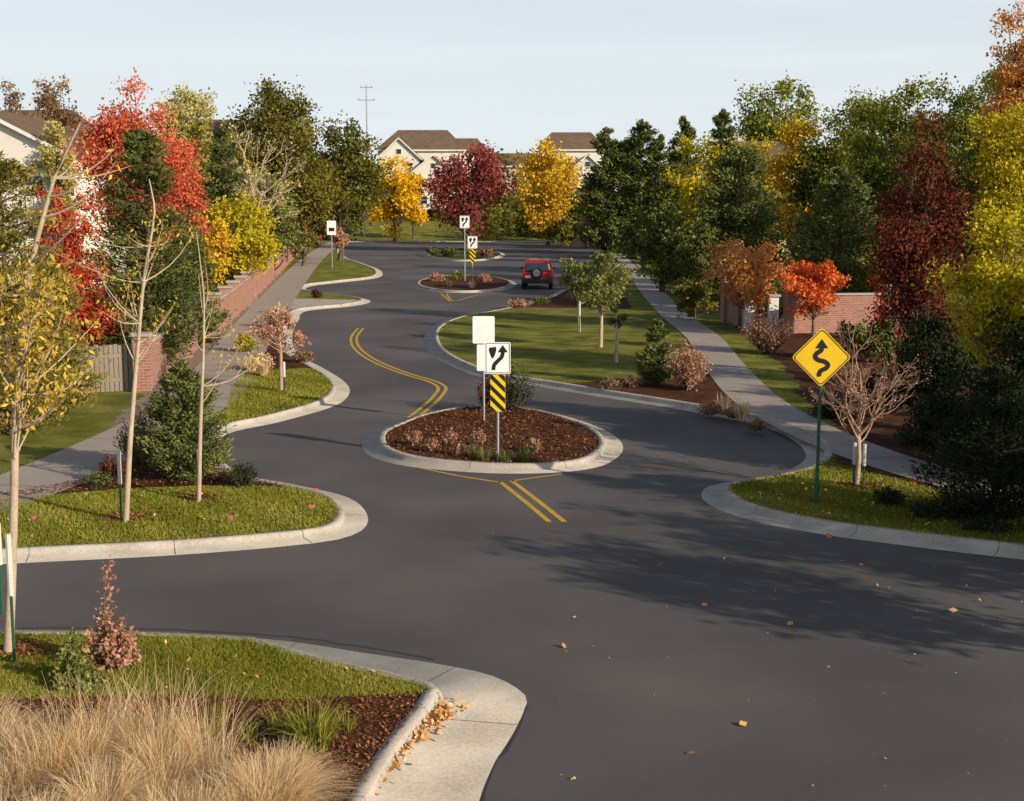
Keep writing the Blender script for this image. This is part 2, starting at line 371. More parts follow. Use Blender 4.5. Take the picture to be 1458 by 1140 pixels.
# ---------------- vegetation ----------------
def np_tube(path,rad,n=6):
    path=np.asarray(path,float); k=len(path); d=np.gradient(path,axis=0); d/=np.linalg.norm(d,axis=1,keepdims=True)+1e-9
    ref=np.where(np.abs(d[:,2:3])<.9,np.array([[0,0,1.]]),np.array([[1.,0,0]]))
    a=np.cross(d,ref); a/=np.linalg.norm(a,axis=1,keepdims=True)+1e-9; b=np.cross(d,a)
    t=np.arange(n)*2*np.pi/n
    V=path[:,None]+(a[:,None]*np.cos(t)[None,:,None]+b[:,None]*np.sin(t)[None,:,None])*np.asarray(rad)[:,None,None]
    I=np.arange(k*n).reshape(k,n); J=np.roll(I,-1,1)
    Fq=np.stack([I[:-1],J[:-1],J[1:],I[1:]],-1).reshape(-1,4)
    return V.reshape(-1,3),Fq
class Veg:
    def __init__(s): s.V=[];s.F=[];s.M=[];s.L=[];s.o=0
    def put(s,V,Fq,m,lr):
        s.V.append(V); s.F.append(Fq+s.o); s.M.append(np.full(len(Fq),m)); s.L.append(np.broadcast_to(lr,(len(Fq),)) ); s.o+=len(V)
    def tube(s,path,rad,n=6,m=0): V,Fq=np_tube(path,rad,n); s.put(V,Fq,m,0.5)
    def limb(s,a,b,r0,r1,bend=.1,seg=5,n=5,m=0):
        a=np.array(a,float); b=np.array(b,float); L=np.linalg.norm(b-a); t=np.linspace(0,1,seg)[:,None]
        k=rng.normal(0,bend*L,3); k[2]=abs(k[2])*.3-.12*L
        p=a*(1-t)+b*t+k*np.sin(t*np.pi); s.tube(p,r0+(r1-r0)*t[:,0],n,m)
    def leaves(s,p,size,asp=.6,dirs=None,jit=.6,lr=None,m=1):
        n=len(p)
        if n==0: return
        a=rng.normal(size=(n,3))
        if dirs is not None: a=dirs+a*jit
        a/=np.linalg.norm(a,axis=1,keepdims=True)+1e-9
        b=np.cross(a,rng.normal(size=(n,3))); b/=np.linalg.norm(b,axis=1,keepdims=True)+1e-9
        s1=(size*rng.uniform(.6,1.35,n))[:,None]; a=a*s1*.5; b=b*s1*.5*asp
        V=np.stack([p-a,p+b-a*.1,p+a,p-b-a*.1],1).reshape(-1,3); Fq=np.arange(4*n).reshape(n,4)
        s.put(V,Fq,m,rng.random(n) if lr is None else lr)
    def obj(s,name,mats,loc=None):
        V=np.concatenate(s.V)
        if loc is None: loc=(0,0,0)
        V=V-np.array(loc,float)
        o=npmesh(name,V,np.concatenate(s.F),np.concatenate(s.M),mats,np.concatenate(s.L)); o.location=loc; return o
def clumps(c,rad,n,power=.5,flat=.85):
    k=len(c); w=rad**2; idx=rng.choice(k,n,p=w/w.sum()); d=rng.normal(size=(n,3)); d/=np.linalg.norm(d,axis=1,keepdims=True)
    lump=1+.22*np.sin(d[:,0]*5+idx)+.18*np.sin(d[:,2]*6+idx*2.1)
    rr=rng.random(n)**power*lump; rr=np.where(rng.random(n)<.12,rr*1.35,rr)
    p=c[idx]+d*(rr*rad[idx])[:,None]*np.array([1,1,flat])
    cv=rng.random(k)
    lr=np.clip(.5*cv[idx]+.5*rng.random(n),0,1)
    return p,lr,d
def place(u,vb,vt,wpx):
    if isinstance(u,tuple): return u[0],u[1],vt,wpx,F/zc(u[1])
    base=P(u,vb); y=base.y; top=W(u,vt,y).z; mid=W(u,(vb+2*vt)/3,y); sc=F/zc(y)
    return mid.x,y,top,wpx/sc,sc
def broad(name,u,vb,vt,wpx,pal,cb=.22,nc=None,dens=1.0,z0=.1,shape=.0,multi=1,bark=None,lpx=4.4,lean=0,loose=.2,nleaf=None):
    x,y,h,w,sc=place(u,vb,vt,wpx); v=Veg(); hpx=vb-vt; h-=z0
    nc=nc or int(40+rng.integers(0,14)); zb=h*cb; ch=h-zb
    d=rng.normal(size=(nc,3)); d/=np.linalg.norm(d,axis=1,keepdims=True)
    r=.22+.78*rng.random(nc)**.6
    ph=rng.uniform(0,6,3); az=np.arctan2(d[:,1],d[:,0])
    env=1+loose*.6*np.sin(3*az+ph[0]+2*d[:,2])+loose*.4*np.sin(5*az+ph[1])
    R=math.sqrt(w*min(ch,w*2.2))*rng.uniform(.09,.17,nc); R=np.minimum(R,w*.26)
    c=np.empty((nc,3)); hw=w*.41
    taper=1-shape*(d[:,2]*r*.5+.3)
    c[:,0]=d[:,0]*r*hw*env*taper; c[:,1]=d[:,1]*r*hw*env*taper
    c[:,2]=zb+ch*.5+d[:,2]*r*(ch*.5-R.mean()*.7)*(1+.10*np.sin(4*az+ph[2]))
    R=np.minimum(R,ch*.28)
    tr=max(.06,h*.018)
    for k in range(multi):
        off=np.array([0,0,0.]) if multi==1 else np.array([rng.normal(0,.25),rng.normal(0,.25),0])
        tx=np.array([off*.3,off+[lean*h*.1,0,zb],off*2.+[lean*h*.25,0,zb+ch*.45],off*3+[lean*h*.4,0,zb+ch*.8]])
        tx[1:,:2]+=rng.normal(0,.01*h,(3,2)); v.tube(tx,[tr*1.25,tr*.85,tr*.5,tr*.15],8)
    for i in range(nc):
        s0=min(max((c[i,2]-zb)/ch-.25,0.0),.7); st0=np.array([lean*h*.2,0,zb+ch*s0*.9]); v.limb(st0,c[i],tr*.35*(1-s0*.6),tr*.06,.08)
    n=nleaf or int(min(24000,max(700,.55*wpx*hpx*(1-cb)*dens*(4.2/lpx)**2*1.0)))
    p,lr,dd=clumps(c,R,n); p[:,2]=np.maximum(p[:,2],.05)
    v.leaves(p,max(lpx/sc,.05),.75,lr=lr)
    o=v.obj(name,[bark or M_bark,PAL[pal]]); o.location=(x,y,z0); return o
def conifer(name,u,vb,vt,wpx,pal='pine',cb=.04,dens=1.0,z0=.1,power=.8,lpx=4.6,round_=.35,nb=None):
    x,y,h,w,sc=place(u,vb,vt,wpx); h-=z0; v=Veg(); hpx=vb-vt; w*=1.12
    tr=max(.05,h*.018); v.tube([[0,0,0],[0,0,h*.5],[0,0,h*.97]],[tr,tr*.6,tr*.1],7)
    nb=nb or int(130); zz=h*(cb+(1-cb)*(rng.random(nb)**1.15)*.97); t=(zz-h*cb)/(h*(1-cb))
    Rr=(w/2)*np.clip((1-t)**power*(1-round_)+round_*np.sqrt(np.clip(1-(t*1.0)**2,0,1)),.03,1)*np.clip(.72+t*2.2,0,1)*rng.uniform(.62,1.12,nb)
    az=rng.uniform(0,2*np.pi,nb); up=rng.uniform(.05,.5,nb)
    tip=np.stack([np.cos(az)*Rr,np.sin(az)*Rr,zz+Rr*up],-1); tip[:,2]=np.minimum(tip[:,2],h)
    root=np.stack([0*az,0*az,zz-Rr*.1],-1)
    for i in range(0,nb): v.tube([root[i],tip[i]],[tr*.25,tr*.05],4)
    n=int(min(24000,max(900,.62*wpx*hpx*dens))); i=rng.integers(0,nb,n); i=np.where(rng.random(n)<.5,rng.choice(nb,n,p=Rr/Rr.sum()),i)
    s=rng.random(n)**.55; p=root[i]+(tip[i]-root[i])*s[:,None]; cr=(.04*w+.20*Rr[i])*(1.15-.5*s)
    d=rng.normal(size=(n,3)); p=p+d*(cr*.5)[:,None]*np.array([1,1,.7]); p[:,2]=np.maximum(p[:,2],.03)
    out=np.stack([np.cos(az[i]),np.sin(az[i]),.55+0*az[i]],-1)
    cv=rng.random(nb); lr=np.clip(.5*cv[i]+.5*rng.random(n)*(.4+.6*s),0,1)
    v.leaves(p,max(lpx*1.5/sc,.06),.3,dirs=out,jit=.55,lr=lr)
    m=250; tipn=np.stack([rng.normal(0,.02*w,m),rng.normal(0,.02*w,m),h*rng.uniform(.88,1.0,m)],-1)
    v.leaves(tipn,max(lpx*1.4/sc,.06),.25,dirs=np.tile([0,0,1.],(m,1)),jit=.5)
    o=v.obj(name,[M_bark,PAL[pal]]); o.location=(x,y,z0); return o
def bare(name,u,vb,vt,wpx,mat,pal=None,nl=0,lpx=4,thin=1.0,z0=.1,tfrac=.35,tmat=None):
    x,y,h,w,sc=place(u,vb,vt,wpx); h-=z0; v=Veg(); tr=max(.02,h*.013)*thin
    v.tube([[0,0,0],[.01*h,0,h*tfrac*.5],[0,.01*h,h*tfrac]],[tr*1.3,tr*1.05,tr],8,2 if tmat else 0)
    tips=[]
    def grow(a,d,L,r,dep):
        d=d/np.linalg.norm(d); b=a+d*L; v.limb(a,b,r,r*.55,.05,4,5)
        tips.append(b); 
        if dep==0: return
        for _ in range(3 if dep>1 else 4):
            nd=d+rng.normal(0,.45,3); nd[2]=abs(nd[2])*.7+.2; t=rng.uniform(.45,1); grow(a+d*L*t,nd,L*rng.uniform(.5,.8),max(r*.5,.004),dep-1)
    for k in range(9):
        an=k*2*math.pi/9+rng.uniform(-.4,.4); d=np.array([math.cos(an)*w*.5,math.sin(an)*w*.5,(h-h*tfrac)*rng.uniform(.45,.8)])
        grow(np.array([0,0,h*tfrac*rng.uniform(.7,1.0)]),d,np.linalg.norm(d)*.5,tr*.5,3)
    grow(np.array([0,.01*h,h*tfrac]),np.array([0,0,1.]),(h*(1-tfrac))*.5,tr*.7,3)
    mats=[mat,PAL[pal or 'brown']]+([tmat] if tmat else [])
    T=np.array(tips); T[:,2]=np.minimum(T[:,2],h)
    if nl:
        p=T[rng.integers(0,len(T),nl)]+rng.normal(0,.035*w,(nl,3)); v.leaves(p,max(lpx/sc,.04),.7)
    o=v.obj(name,mats); o.location=(x,y,z0); return o
def shrub(name,u,vb,vt,wpx,pal,dens=1,z0=.1,twigs=46,lpx=3.6,tall=False):
    x,y,h,w,sc=place(u,vb,vt,wpx); h-=z0; v=Veg(); nt=twigs
    az=rng.uniform(0,2*np.pi,nt); rr=rng.random(nt)**.5*w*.44; hh=h*np.sqrt(np.clip(1-(rr/(w*.5))**2,.1,1))*rng.uniform(.6,1.0,nt)
    if tall: hh=h*np.clip(1-(rr/(w*.5))*.9,.2,1)*rng.uniform(.35,1,nt); hh[0]=h; rr[0]=0
    tip=np.stack([np.cos(az)*rr,np.sin(az)*rr,hh],-1)
    for t in tip: v.limb([t[0]*.12,t[1]*.12,0],t,.016*max(h,.5),.004,.06,5,4)
    n=int(max(500,.6*wpx*(vb-vt)*dens)); i=rng.integers(0,nt,n); s=rng.uniform(.2,1.03,n)**.7
    p=tip[i]*s[:,None]+rng.normal(0,.055*w,(n,3)); p[:,2]=np.maximum(p[:,2],.03)
    cv=rng.random(nt); v.leaves(p,max(lpx/sc,.03),.6,lr=np.clip(.5*cv[i]+.5*rng.random(n),0,1))
    o=v.obj(name,[M_bark,PAL[pal]]); o.location=(x,y,z0); return o
def tuft(name,pts,n,hgt,spread,pal,w=.006,z0=.12,arch=.5,wind=(0,0),wild=0):
    v=Veg()
    for (bx,by,s) in pts:
        k=int(n*s); az=rng.uniform(0,2*np.pi,k); L=hgt*s*rng.uniform(.35,1.15,k); out=spread*s*rng.uniform(.05,1,k)**.8; r0=rng.random(k)**.5*.2*s
        seg=6; ts=np.linspace(0,1,seg)
        cx=bx+np.cos(az)*r0; cy=by+np.sin(az)*r0; tw=rng.uniform(0,np.pi,k)
        az2=az+rng.normal(0,wild,k)
        ex=np.cos(az2)*out+wind[0]*L*rng.random(k); ey=np.sin(az2)*out+wind[1]*L*rng.random(k)
        px=cx[:,None]+ex[:,None]*ts**1.8; py=cy[:,None]+ey[:,None]*ts**1.8
        curl=rng.normal(0,.04*wild,(k,1))*np.sin(ts*5)[None,:]; px=px+curl; py=py+curl[::-1]
        pz=L[:,None]*(ts-arch*ts**3.2*(out/(spread*s))[:,None])
        ww=w*(1-.75*ts)[None,:]; ox=np.cos(tw)[:,None]*ww; oy=np.sin(tw)[:,None]*ww
        A=np.stack([px-ox,py-oy,pz],-1); Bv=np.stack([px+ox,py+oy,pz],-1); V=np.stack([A,Bv],2).reshape(-1,3)
        base=(np.arange(k)*seg*2)[:,None]+ (np.arange(seg-1)*2)[None,:]
        Fq=np.stack([base,base+1,base+3,base+2],-1).reshape(-1,4)
        v.put(V,Fq,0,np.repeat(rng.random(k),seg-1))
    o=v.obj(name,[PAL[pal]]); o.location=(0,0,z0); return o
def lawn_blades(name,poly,clip,n,h=.05,z=.12,pal='grassblade',w=.006):
    p=rand_in(poly,n,clip); n=len(p)
    if n==0: return
    az=rng.uniform(0,np.pi,n); hh=h*rng.uniform(.5,1.3,n); lean=rng.normal(0,.4,(n,2))*hh[:,None]; ww=w*rng.uniform(.7,1.4,n)
    ox,oy=np.cos(az)*ww,np.sin(az)*ww; z0=np.full(n,z)
    V=np.stack([np.stack([p[:,0]-ox,p[:,1]-oy,z0],-1),np.stack([p[:,0]+ox,p[:,1]+oy,z0],-1),np.stack([p[:,0]+lean[:,0]+ox*.2,p[:,1]+lean[:,1]+oy*.2,z0+hh],-1),np.stack([p[:,0]+lean[:,0]-ox*.2,p[:,1]+lean[:,1]-oy*.2,z0+hh],-1)],1).reshape(-1,3)
    patch=.5+.25*np.sin(p[:,0]*1.3+1)*np.cos(p[:,1]*.9)+.2*np.sin(p[:,0]*4+p[:,1]*3)
    return npmesh(name,V,np.arange(4*n).reshape(n,4),np.zeros(n),[PAL[pal]],np.clip(.5*patch+.5*rng.random(n),0,1))
def scatter(name,pts,size,pal,z,tilt=.35,asp=.6):
    n=len(pts); v=Veg(); p=np.concatenate([pts,np.full((n,1),z)],1)
    a=rng.normal(size=(n,3)); a[:,2]*=tilt; a/=np.linalg.norm(a,axis=1,keepdims=True)
    b=np.stack([-a[:,1],a[:,0],rng.normal(0,tilt,n)],-1); s1=(size*rng.uniform(.5,1.4,n))[:,None]*.5
    p[:,2]+=(s1[:,0]*np.abs(a[:,2])+s1[:,0]*.3)
    V=np.stack([p-a*s1,p+b*s1*asp,p+a*s1,p-b*s1*asp],1).reshape(-1,3); v.put(V,np.arange(4*n).reshape(n,4),0,rng.random(n))
    return v.obj(name,[PAL[pal]])
T=broad
# ---- left side
T('red_maple_tree',192,455,98,175,'red',cb=.25,shape=.35,nc=60)
T('red_maple_tree',262,445,185,70,'red',cb=.2)
T('pale_yellow_tree',275,400,112,105,'pale',cb=.15)
T('pale_yellow_tree',245,400,140,60,'pale',cb=.15)
T('yellow_green_tree',335,432,266,135,'yellowgreen',cb=.08,nc=55)
T('yellow_green_tree',300,440,290,70,'gold',cb=.08)
T('green_tree',398,368,86,150,'olive',cb=.12,nc=70,shape=.2)
T('green_tree',482,372,150,125,'olive',cb=.08,nc=60)
T('olive_tree',430,380,190,100,'olive',cb=.06)
T('olive_tree',388,398,235,85,'greygreen',cb=.06)
bare('bare_tree',352,405,152,115,M_barkpale,'pale',1200,thin=1.5)
conifer('pine_tree',318,410,180,85,'pine')
T('brown_tree',20,400,95,70,'brown',cb=.3,dens=.7); T('brown_tree',82,395,100,75,'brown',cb=.3,dens=.7); T('pale_tree',80,420,150,60,'pale',cb=.2)
conifer('pine_tree',208,540,183,170,'pine',round_=.6,nb=180)
conifer('pine_tree',275,500,330,80,'pine',round_=.6)
T('red_maple_tree',112,545,290,120,'redlow',cb=.06,dens=1)
T('red_maple_tree',75,560,250,70,'redlow',cb=.1,dens=.6)
conifer('pine_tree',5,625,215,180,'pinewarm',round_=.8,nb=160)
conifer('pine_tree',70,600,370,120,'pinewarm',round_=.8)
conifer('juniper_tree',262,690,512,125,'juniper',round_=.4,lpx=4.6,dens=1.4)
# ---- far centre
T('yellow_tree',560,345,216,86,'yellow',cb=.05,nc=50); T('yellow_tree',588,342,238,44,'yellow',cb=.04)
T('purple_maple_tree',665,358,192,138,'crimson',cb=.13,nc=80,multi=3)
T('yellow_tree',780,350,192,112,'gold',cb=.05,nc=65,shape=-.1)
T('dark_tree',800,354,305,55,'olive',cb=.02)
for (u,vt,w) in ((862,182,70),(890,200,70),(912,170,75),(940,192,70)): conifer('pine_tree',u,362,vt,w+10,'pine',round_=.7)
T('dark_tree',890,352,250,60,'maroon',cb=.1,dens=.5)
for (u,vb,vt,w) in ((915,388,285,80),(880,366,300,50)): T('evergreen_shrub',u,vb,vt,w,'pine',cb=.0)
# ---- right side
conifer('pine_tree',972,372,165,75,'pine',round_=.5); conifer('pine_tree',1028,380,155,75,'pine',round_=.5)
T('yellow_green_tree',1003,395,176,105,'yellowgreen',cb=.1,nc=55)
T('yellow_green_tree',1140,398,153,115,'gold',cb=.1,nc=60); T('yellow_green_tree',1085,393,178,90,'yellowgreen',cb=.1)
T('green_tree',1103,352,86,125,'midgreen',cb=.15,nc=60)
conifer('pine_tree',1050,430,208,145,'juniper',round_=.6,nb=170)
T('evergreen_shrub',945,418,270,85,'pine',cb=.0,nc=50); T('evergreen_shrub',985,438,300,90,'pine',cb=0,nc=50)
conifer('pine_tree',1195,455,240,150,'juniper',round_=.5,nb=170)
for (u,vb,vt,w,p) in ((1205,400,115,110,'midgreen'),(1160,400,185,90,'green'),(1240,415,105,110,'midgreen'),(1290,420,88,110,'midgreen'),(1345,430,98,120,'green'),(1390,440,70,110,'midgreen'),(1440,450,55,120,'midgreen'),(1250,440,205,140,'green'),(1320,450,180,150,'green'),(1410,470,165,140,'green'),(1280,470,300,120,'olive')):
    T('green_tree',u,vb,vt,w,p,cb=.03,shape=.4,nc=60)
T('orange_tree',1452,500,-10,130,'orange',cb=.35,nc=50)
T('dark_red_tree',1322,560,158,165,'maroon',cb=.03,nc=80)
T('dark_red_tree',1275,520,280,80,'redlow',cb=.1,dens=.35)
T('yellow_green_tree',1438,560,120,120,'yellowgreen',cb=.38,nc=50)
T('yellow_green_tree',1425,650,285,170,'yellowgreen',cb=.3,nc=60,lpx=5.5)
T('orange_tree',1055,472,333,150,'orange',cb=.22,nc=44,dens=.8)
T('orange_red_tree',1160,484,357,105,'orangered',cb=.2,nc=44,dens=1)
shrub('dry_shrub',1095,507,437,85,'pink'); T('evergreen_shrub',990,458,392,70,'olive',cb=0,nc=30)
T('evergreen_shrub',1235,520,445,110,'pine',cb=0,nc=40)
T('evergreen_shrub',1330,620,430,150,'darkpine',cb=0,nc=50); T('evergreen_shrub',1420,680,500,200,'darkpine',cb=0,nc=60,lpx=5.5)
T('evergreen_shrub',1510,700,380,180,'darkpine',cb=0,nc=60,lpx=6)
T('evergreen_shrub',1250,600,520,90,'darkpine',cb=0,nc=30)
T('evergreen_shrub',1340,660,560,120,'darkpine',cb=0,nc=40)
conifer('spruce_tree',1420,748,520,200,'darkpine',round_=.5)
conifer('spruce_tree',1600,790,420,240,'darkpine',round_=.5)
for (x,y,h,w) in ((15.5,13.5,8.2,4.5),(19.5,15.5,8.8,5),(24,15,9.0,5.5),(29,17,9.5,6),(18.5,27,8.5,4.5),(22,25,8,5),(27,31,10,7),(34,28,9,8)):
    T('street_tree',(x,y),400,h,w,'green',cb=.42,nc=40,loose=.3,nleaf=3500,lpx=24)
# centre lawn
T('young_tree',825,476,357,60,'greygreen',cb=.32,nc=30,dens=.8,bark=M_barkpale)
T('young_tree',856,498,352,92,'greygreen',cb=.3,nc=40,dens=.8,bark=M_barkpale)
T('young_tree',878,520,430,28,'greygreen',cb=.45,nc=10,dens=.35,bark=M_barkpale)
conifer('juniper_bush',936,552,455,58,'juniper',dens=1.3); shrub('dry_shrub',980,560,484,80,'pink')
bare('bare_tree',1225,700,450,140,M_twigred,'pink',700,thin=1.0,tfrac=.36,lpx=3,tmat=M_barkpale)
shrub('dark_shrub',722,588,503,95,'darkpine',dens=.5); shrub('dark_shrub',690,590,530,40,'maroon',dens=.4)
T('pink_tree',398,562,425,88,'pink',cb=.4,nc=24,dens=.4,bark=M_twigred)
T('small_tree',487,378,322,30,'pink',cb=.35,nc=12,dens=.6)
shrub('brown_shrub',200,672,570,75,'brown',dens=.8); shrub('dark_shrub',160,695,640,50,'maroon',dens=.7); shrub('dark_shrub',345,700,655,60,'darkpine',dens=.7)
shrub('small_plant',140,700,672,60,'pine'); shrub('small_plant',318,690,665,50,'brown')
shrub('red_leaf_sapling',155,965,798,90,'pink',dens=.3,lpx=7.5,twigs=26,tall=True); shrub('leafy_shrub',105,990,900,95,'greygreen',dens=.35,lpx=8,twigs=24,tall=True)
for u,vb in ((655,655),(682,640),(615,650),(640,640),(760,650),(590,640)): shrub('small_plant',u,vb,vb-30,26,'pink',dens=.8)
for u,vb,w in ((1010,595,50),(1045,600,40),(870,560,40),(900,556,30),(1075,618,40)): shrub('small_plant',u,vb,vb-22,w,'brown')
for u,vb,w,p in ((620,402,30,'pink'),(650,400,30,'greygreen'),(690,403,30,'pink'),(640,366,30,'pine'),(690,366,30,'brown'),(615,364,22,'pine'),(450,426,20,'maroon'),(740,440,40,'pink'),(770,436,30,'pine'),(830,430,60,'pink')): shrub('small_plant',u,vb,vb-14,w,p)
for u,vb,w in ((1265,725,60),(1330,745,90),(1400,765,80),(1300,640,80),(1180,600,60),(1380,745,110)): shrub('dark_shrub',u,vb,vb-30,w,'darkpine')
for u,vb,vt,w,p in ((370,530,500,50,'tan'),(430,520,495,40,'brown'),(350,505,470,40,'yellowgreen'),(395,470,430,40,'tan')): shrub('small_plant',u,vb,vt,w,p)
# distant tree line
v=Veg(); v.tube([[0,0,-1],[0,0,1]],[.1,.1])
def row(k,x0,x1,y0,y1,h,zg,n,sz):
    cx=rng.uniform(x0,x1,k); cy=rng.uniform(y0,y1,k); hh=h*(1+.25*np.sin(cx*.23))+rng.uniform(-.25,.25,k)*h
    for s0 in (.2,.5,.85):
        c=np.stack([cx+rng.normal(0,.5,k),cy,zg+hh*s0*.9],-1); p,lr,_=clumps(c,np.full(k,h*.36*(1.25-s0*.6)),n); v.leaves(p,sz,.8,lr=lr)
row(420,-190,190,262,330,8,7,12000,.7)
row(60,-95,-22,214,226,9,.3,8000,.5); row(120,-4,80,214,224,5.5,.3,9000,.5); row(130,-8,80,232,250,7.5,2,7000,.55); row(40,-26,-8,240,250,5.0,3,3000,.5)
v.obj('distant_trees',[M_bark,PAL['olive']],(0,270,0))
# ---- young staked trees, foreground left
def sapling(name,path,r0,leafspots,pal,mat=M_barkpale,lsize=.07):
    base=P(*path[0],z=.1); y=base.y; pts=[np.array(W(u,v_,y)) for u,v_ in path]; pts[0]=np.array(base)
    pts=[np.array(pts[i])+ (np.array([0,rng.normal(0,.1),0]) if i else 0) for i in range(len(pts))]
    q=[]; 
    for i in range(len(pts)-1):
        for t in np.linspace(0,1,5)[:-1]: q.append(pts[i]*(1-t)+pts[i+1]*t)
    q.append(pts[-1]); q=np.array(q); q[1:-1]=(q[:-2]+2*q[1:-1]+q[2:])/4
    vv=Veg(); n=len(q); vv.tube(q,np.linspace(r0,r0*.18,n),8)
    for (u,v_,ru,rv,nl,nt) in leafspots:
        sc=F/zc(y)
        for _ in range(nt):
            a=rng.uniform(0,2*np.pi); rr=rng.random()**.5; t=np.array(W(u+ru*rr*math.cos(a),v_+rv*rr*math.sin(a),y)); t[1]+=rng.normal(0,ru/sc*.7)
            cand=[k for k in range(n) if q[k][2]<t[2]-.15 and k>n*.25]; k=cand[-1] if cand else n//4
            k=max(n//4,k-int(rng.integers(0,3))); vv.limb(q[k],t,r0*.28,r0*.06,.06,6,5)
            m=nl//nt; s=rng.uniform(.55,1.05,m)[:,None]; p=q[k]*(1-s)+t*s+rng.normal(0,.11,(m,3)); vv.leaves(p,lsize*1.5,.42,dirs=np.tile([0,0,-.6],(m,1)),jit=.7)
    o=vv.obj(name,[mat,PAL[pal]],tuple(base)); return o
sapling('young_ash_tree',[(12,932),(18,760),(22,560),(40,370),(70,250),(112,175)],.075,[(50,430,75,70,1000,20),(50,540,70,50,520,12),(130,250,60,60,30,6)],'softgold')
sapling('young_ash_tree',[(179,745),(188,620),(192,520),(205,400),(225,300),(215,255)],.062,[(235,325,40,28,200,6),(170,365,55,55,220,7),(200,430,60,50,180,7),(110,330,45,50,40,4)],'softgold',lsize=.06)
sapling('young_ash_tree',[(283,716),(286,600),(289,500),(290,420),(280,330)],.05,[(330,490,50,30,110,5),(290,420,40,60,40,6)],'softgold',lsize=.055)
def stake(u,vb,vt,mat=M_stake,w=.05):
    p=P(u,vb,.1); t=W(u,vt,p.y); m=MB(); hh=t.z-.05
    m.tube([(p.x,p.y,.05),(p.x,p.y,.05+hh*.62)],w*.45,M_greenpaint,6)
    m.tube([(p.x,p.y,.05+hh*.55),(p.x,p.y,.05+hh)],w*.8,mat,8)
    m.obj('tree_stake')
stake(21,948,760); stake(3,870,745,w=.06); stake(173,742,642); stake(285,712,640); stake(1215,695,630); stake(1229,697,632); stake(825,474,428,w=.06); stake(876,516,486,w=.07); stake(405,560,515,w=.06)
# ---- grasses foreground
for k in range(34):
    u=rng.uniform(-60,440); vv_=rng.uniform(1070,1240); 
    if u>330 and vv_<1120: vv_+=60
    s=rng.uniform(.75,1.25); p=P(u,vv_,.12); tuft('ornamental_grass',[(p.x,p.y,s)],800,.64,.66,'tan',w=.0038,arch=.55,wind=(.35*rng.random()-.05,.1),wild=.5)
for (u,vv_) in ((190,1080),(150,1090),(235,1085),(110,1110),(60,1120),(300,1110)):
    p=P(u,vv_,.12); tuft('ornamental_grass',[(p.x,p.y,1.15)],170,1.0,.55,'tan',w=.0032,arch=.25,wild=.4)
for (u,vv_,s,n) in ((445,1066,1.0,320),(400,1046,.65,150),(300,1048,.7,170),(350,1060,.55,120),(495,1040,.45,100)):
    p=P(u,vv_,.12); tuft('green_grass_clump',[(p.x,p.y,s)],n,.66,.5,'grassblade',w=.008,arch=.35,wild=.3)
for (u,vb) in ((690,655),(720,657),(745,656),(675,650)):
    p=P(u,vb,.12); tuft('island_grass',[(p.x,p.y,.7)],260,.55,.35,'greygreen',w=.008)
for (u,vb) in ((375,535),(358,528),(1030,590),(1055,596),(640,408),(672,410)):
    p=P(u,vb,.12); tuft('island_grass',[(p.x,p.y,.8)],260,.8,.4,'tan',w=.012)
# lawn blades
lawnA=PP([(-120,902),(0,905),(300,905),(560,940),(620,975),(600,1003),(480,1006),(400,1012),(260,1005),(150,1006),(0,1012),(-150,1016)])
lawn_blades('lawn_grass',lawnA,near,60000,.045)
lawnB=PP([(-100,728),(0,720),(170,706),(330,700),(440,703),(520,725),(500,770),(250,790),(0,803),(-100,810)])
lawn_blades('lawn_grass',lawnB,left,38000,.05,w=.012)
lawnC=PP([(318,612),(330,560),(345,535),(470,530),(500,550),(480,580),(400,600)]); lawn_blades('lawn_grass',lawnC,left,12000,.06,w=.018)
lawnR=PP([(1000,700),(1050,680),(1130,655),(1190,668),(1320,702),(1400,722),(1520,745),(1500,800),(1300,780),(1100,750)]); lawn_blades('lawn_grass',lawnR,right,26000,.05,w=.013)
# mulch chips, fallen leaves
scatter('mulch_chips',rand_in(PP([(-60,1010),(260,1003),(400,1012),(600,1000),(600,1140),(-60,1140)]),12000,near),.045,'bark',.13)
scatter('mulch_chips',rand_in(I1,7000),.07,'bark',.125); scatter('mulch_chips',rand_in(bedB,4000,left),.06,'bark',.135)
lp=[(803,922),(1003,863),(1125,890),(818,880),(1303,886),(1345,870),(1357,871),(1410,906),(1395,857),(1226,805),(1160,820),(1058,1033),(940,808),(905,800),(1330,808),(1180,765),(1200,800),(1425,882),(985,1075)]
fl=np.array([tuple(P(u,v_)[:2]) for u,v_ in lp]); scatter('fallen_leaves',fl,.12,'litter',.01,.5,.8)
scatter('fallen_leaves',rand_in(PP([(560,750),(1458,800),(1458,1140),(760,1140),(760,900)]),90),.035,'litter',.01,.4,.8)
g1=[]
for (a,b2,n,s) in (((600,1045),(640,1005),260,.12),((525,1120),(600,1045),220,.07),((480,1175),(535,1110),180,.07)):
    A=np.array(P(*a)[:2]);B2=np.array(P(*b2)[:2]); t=rng.random(n)[:,None]; g1.append(A*(1-t)+B2*t+rng.normal(0,s,(n,2)))
scatter('fallen_leaves',np.concatenate(g1),.07,'litter',.02,.7,.8)
for (u,v_,s) in ((180,744,.5),(285,716,.35),(30,940,.4),(1225,700,.4)):
    c=np.array(P(u,v_)[:2]); scatter('mulch_ring',c+rng.normal(0,s*.5,(900,2)),.07,'bark',.13)
scatter('fallen_leaves',rand_in(lawnB,120,left),.06,'litter',.16,.6,.8); scatter('fallen_leaves',rand_in(lawnR,160,right),.07,'litter',.16,.6,.8); scatter('fallen_leaves',rand_in(lawnA,50,near),.06,'litter',.16,.6,.8)
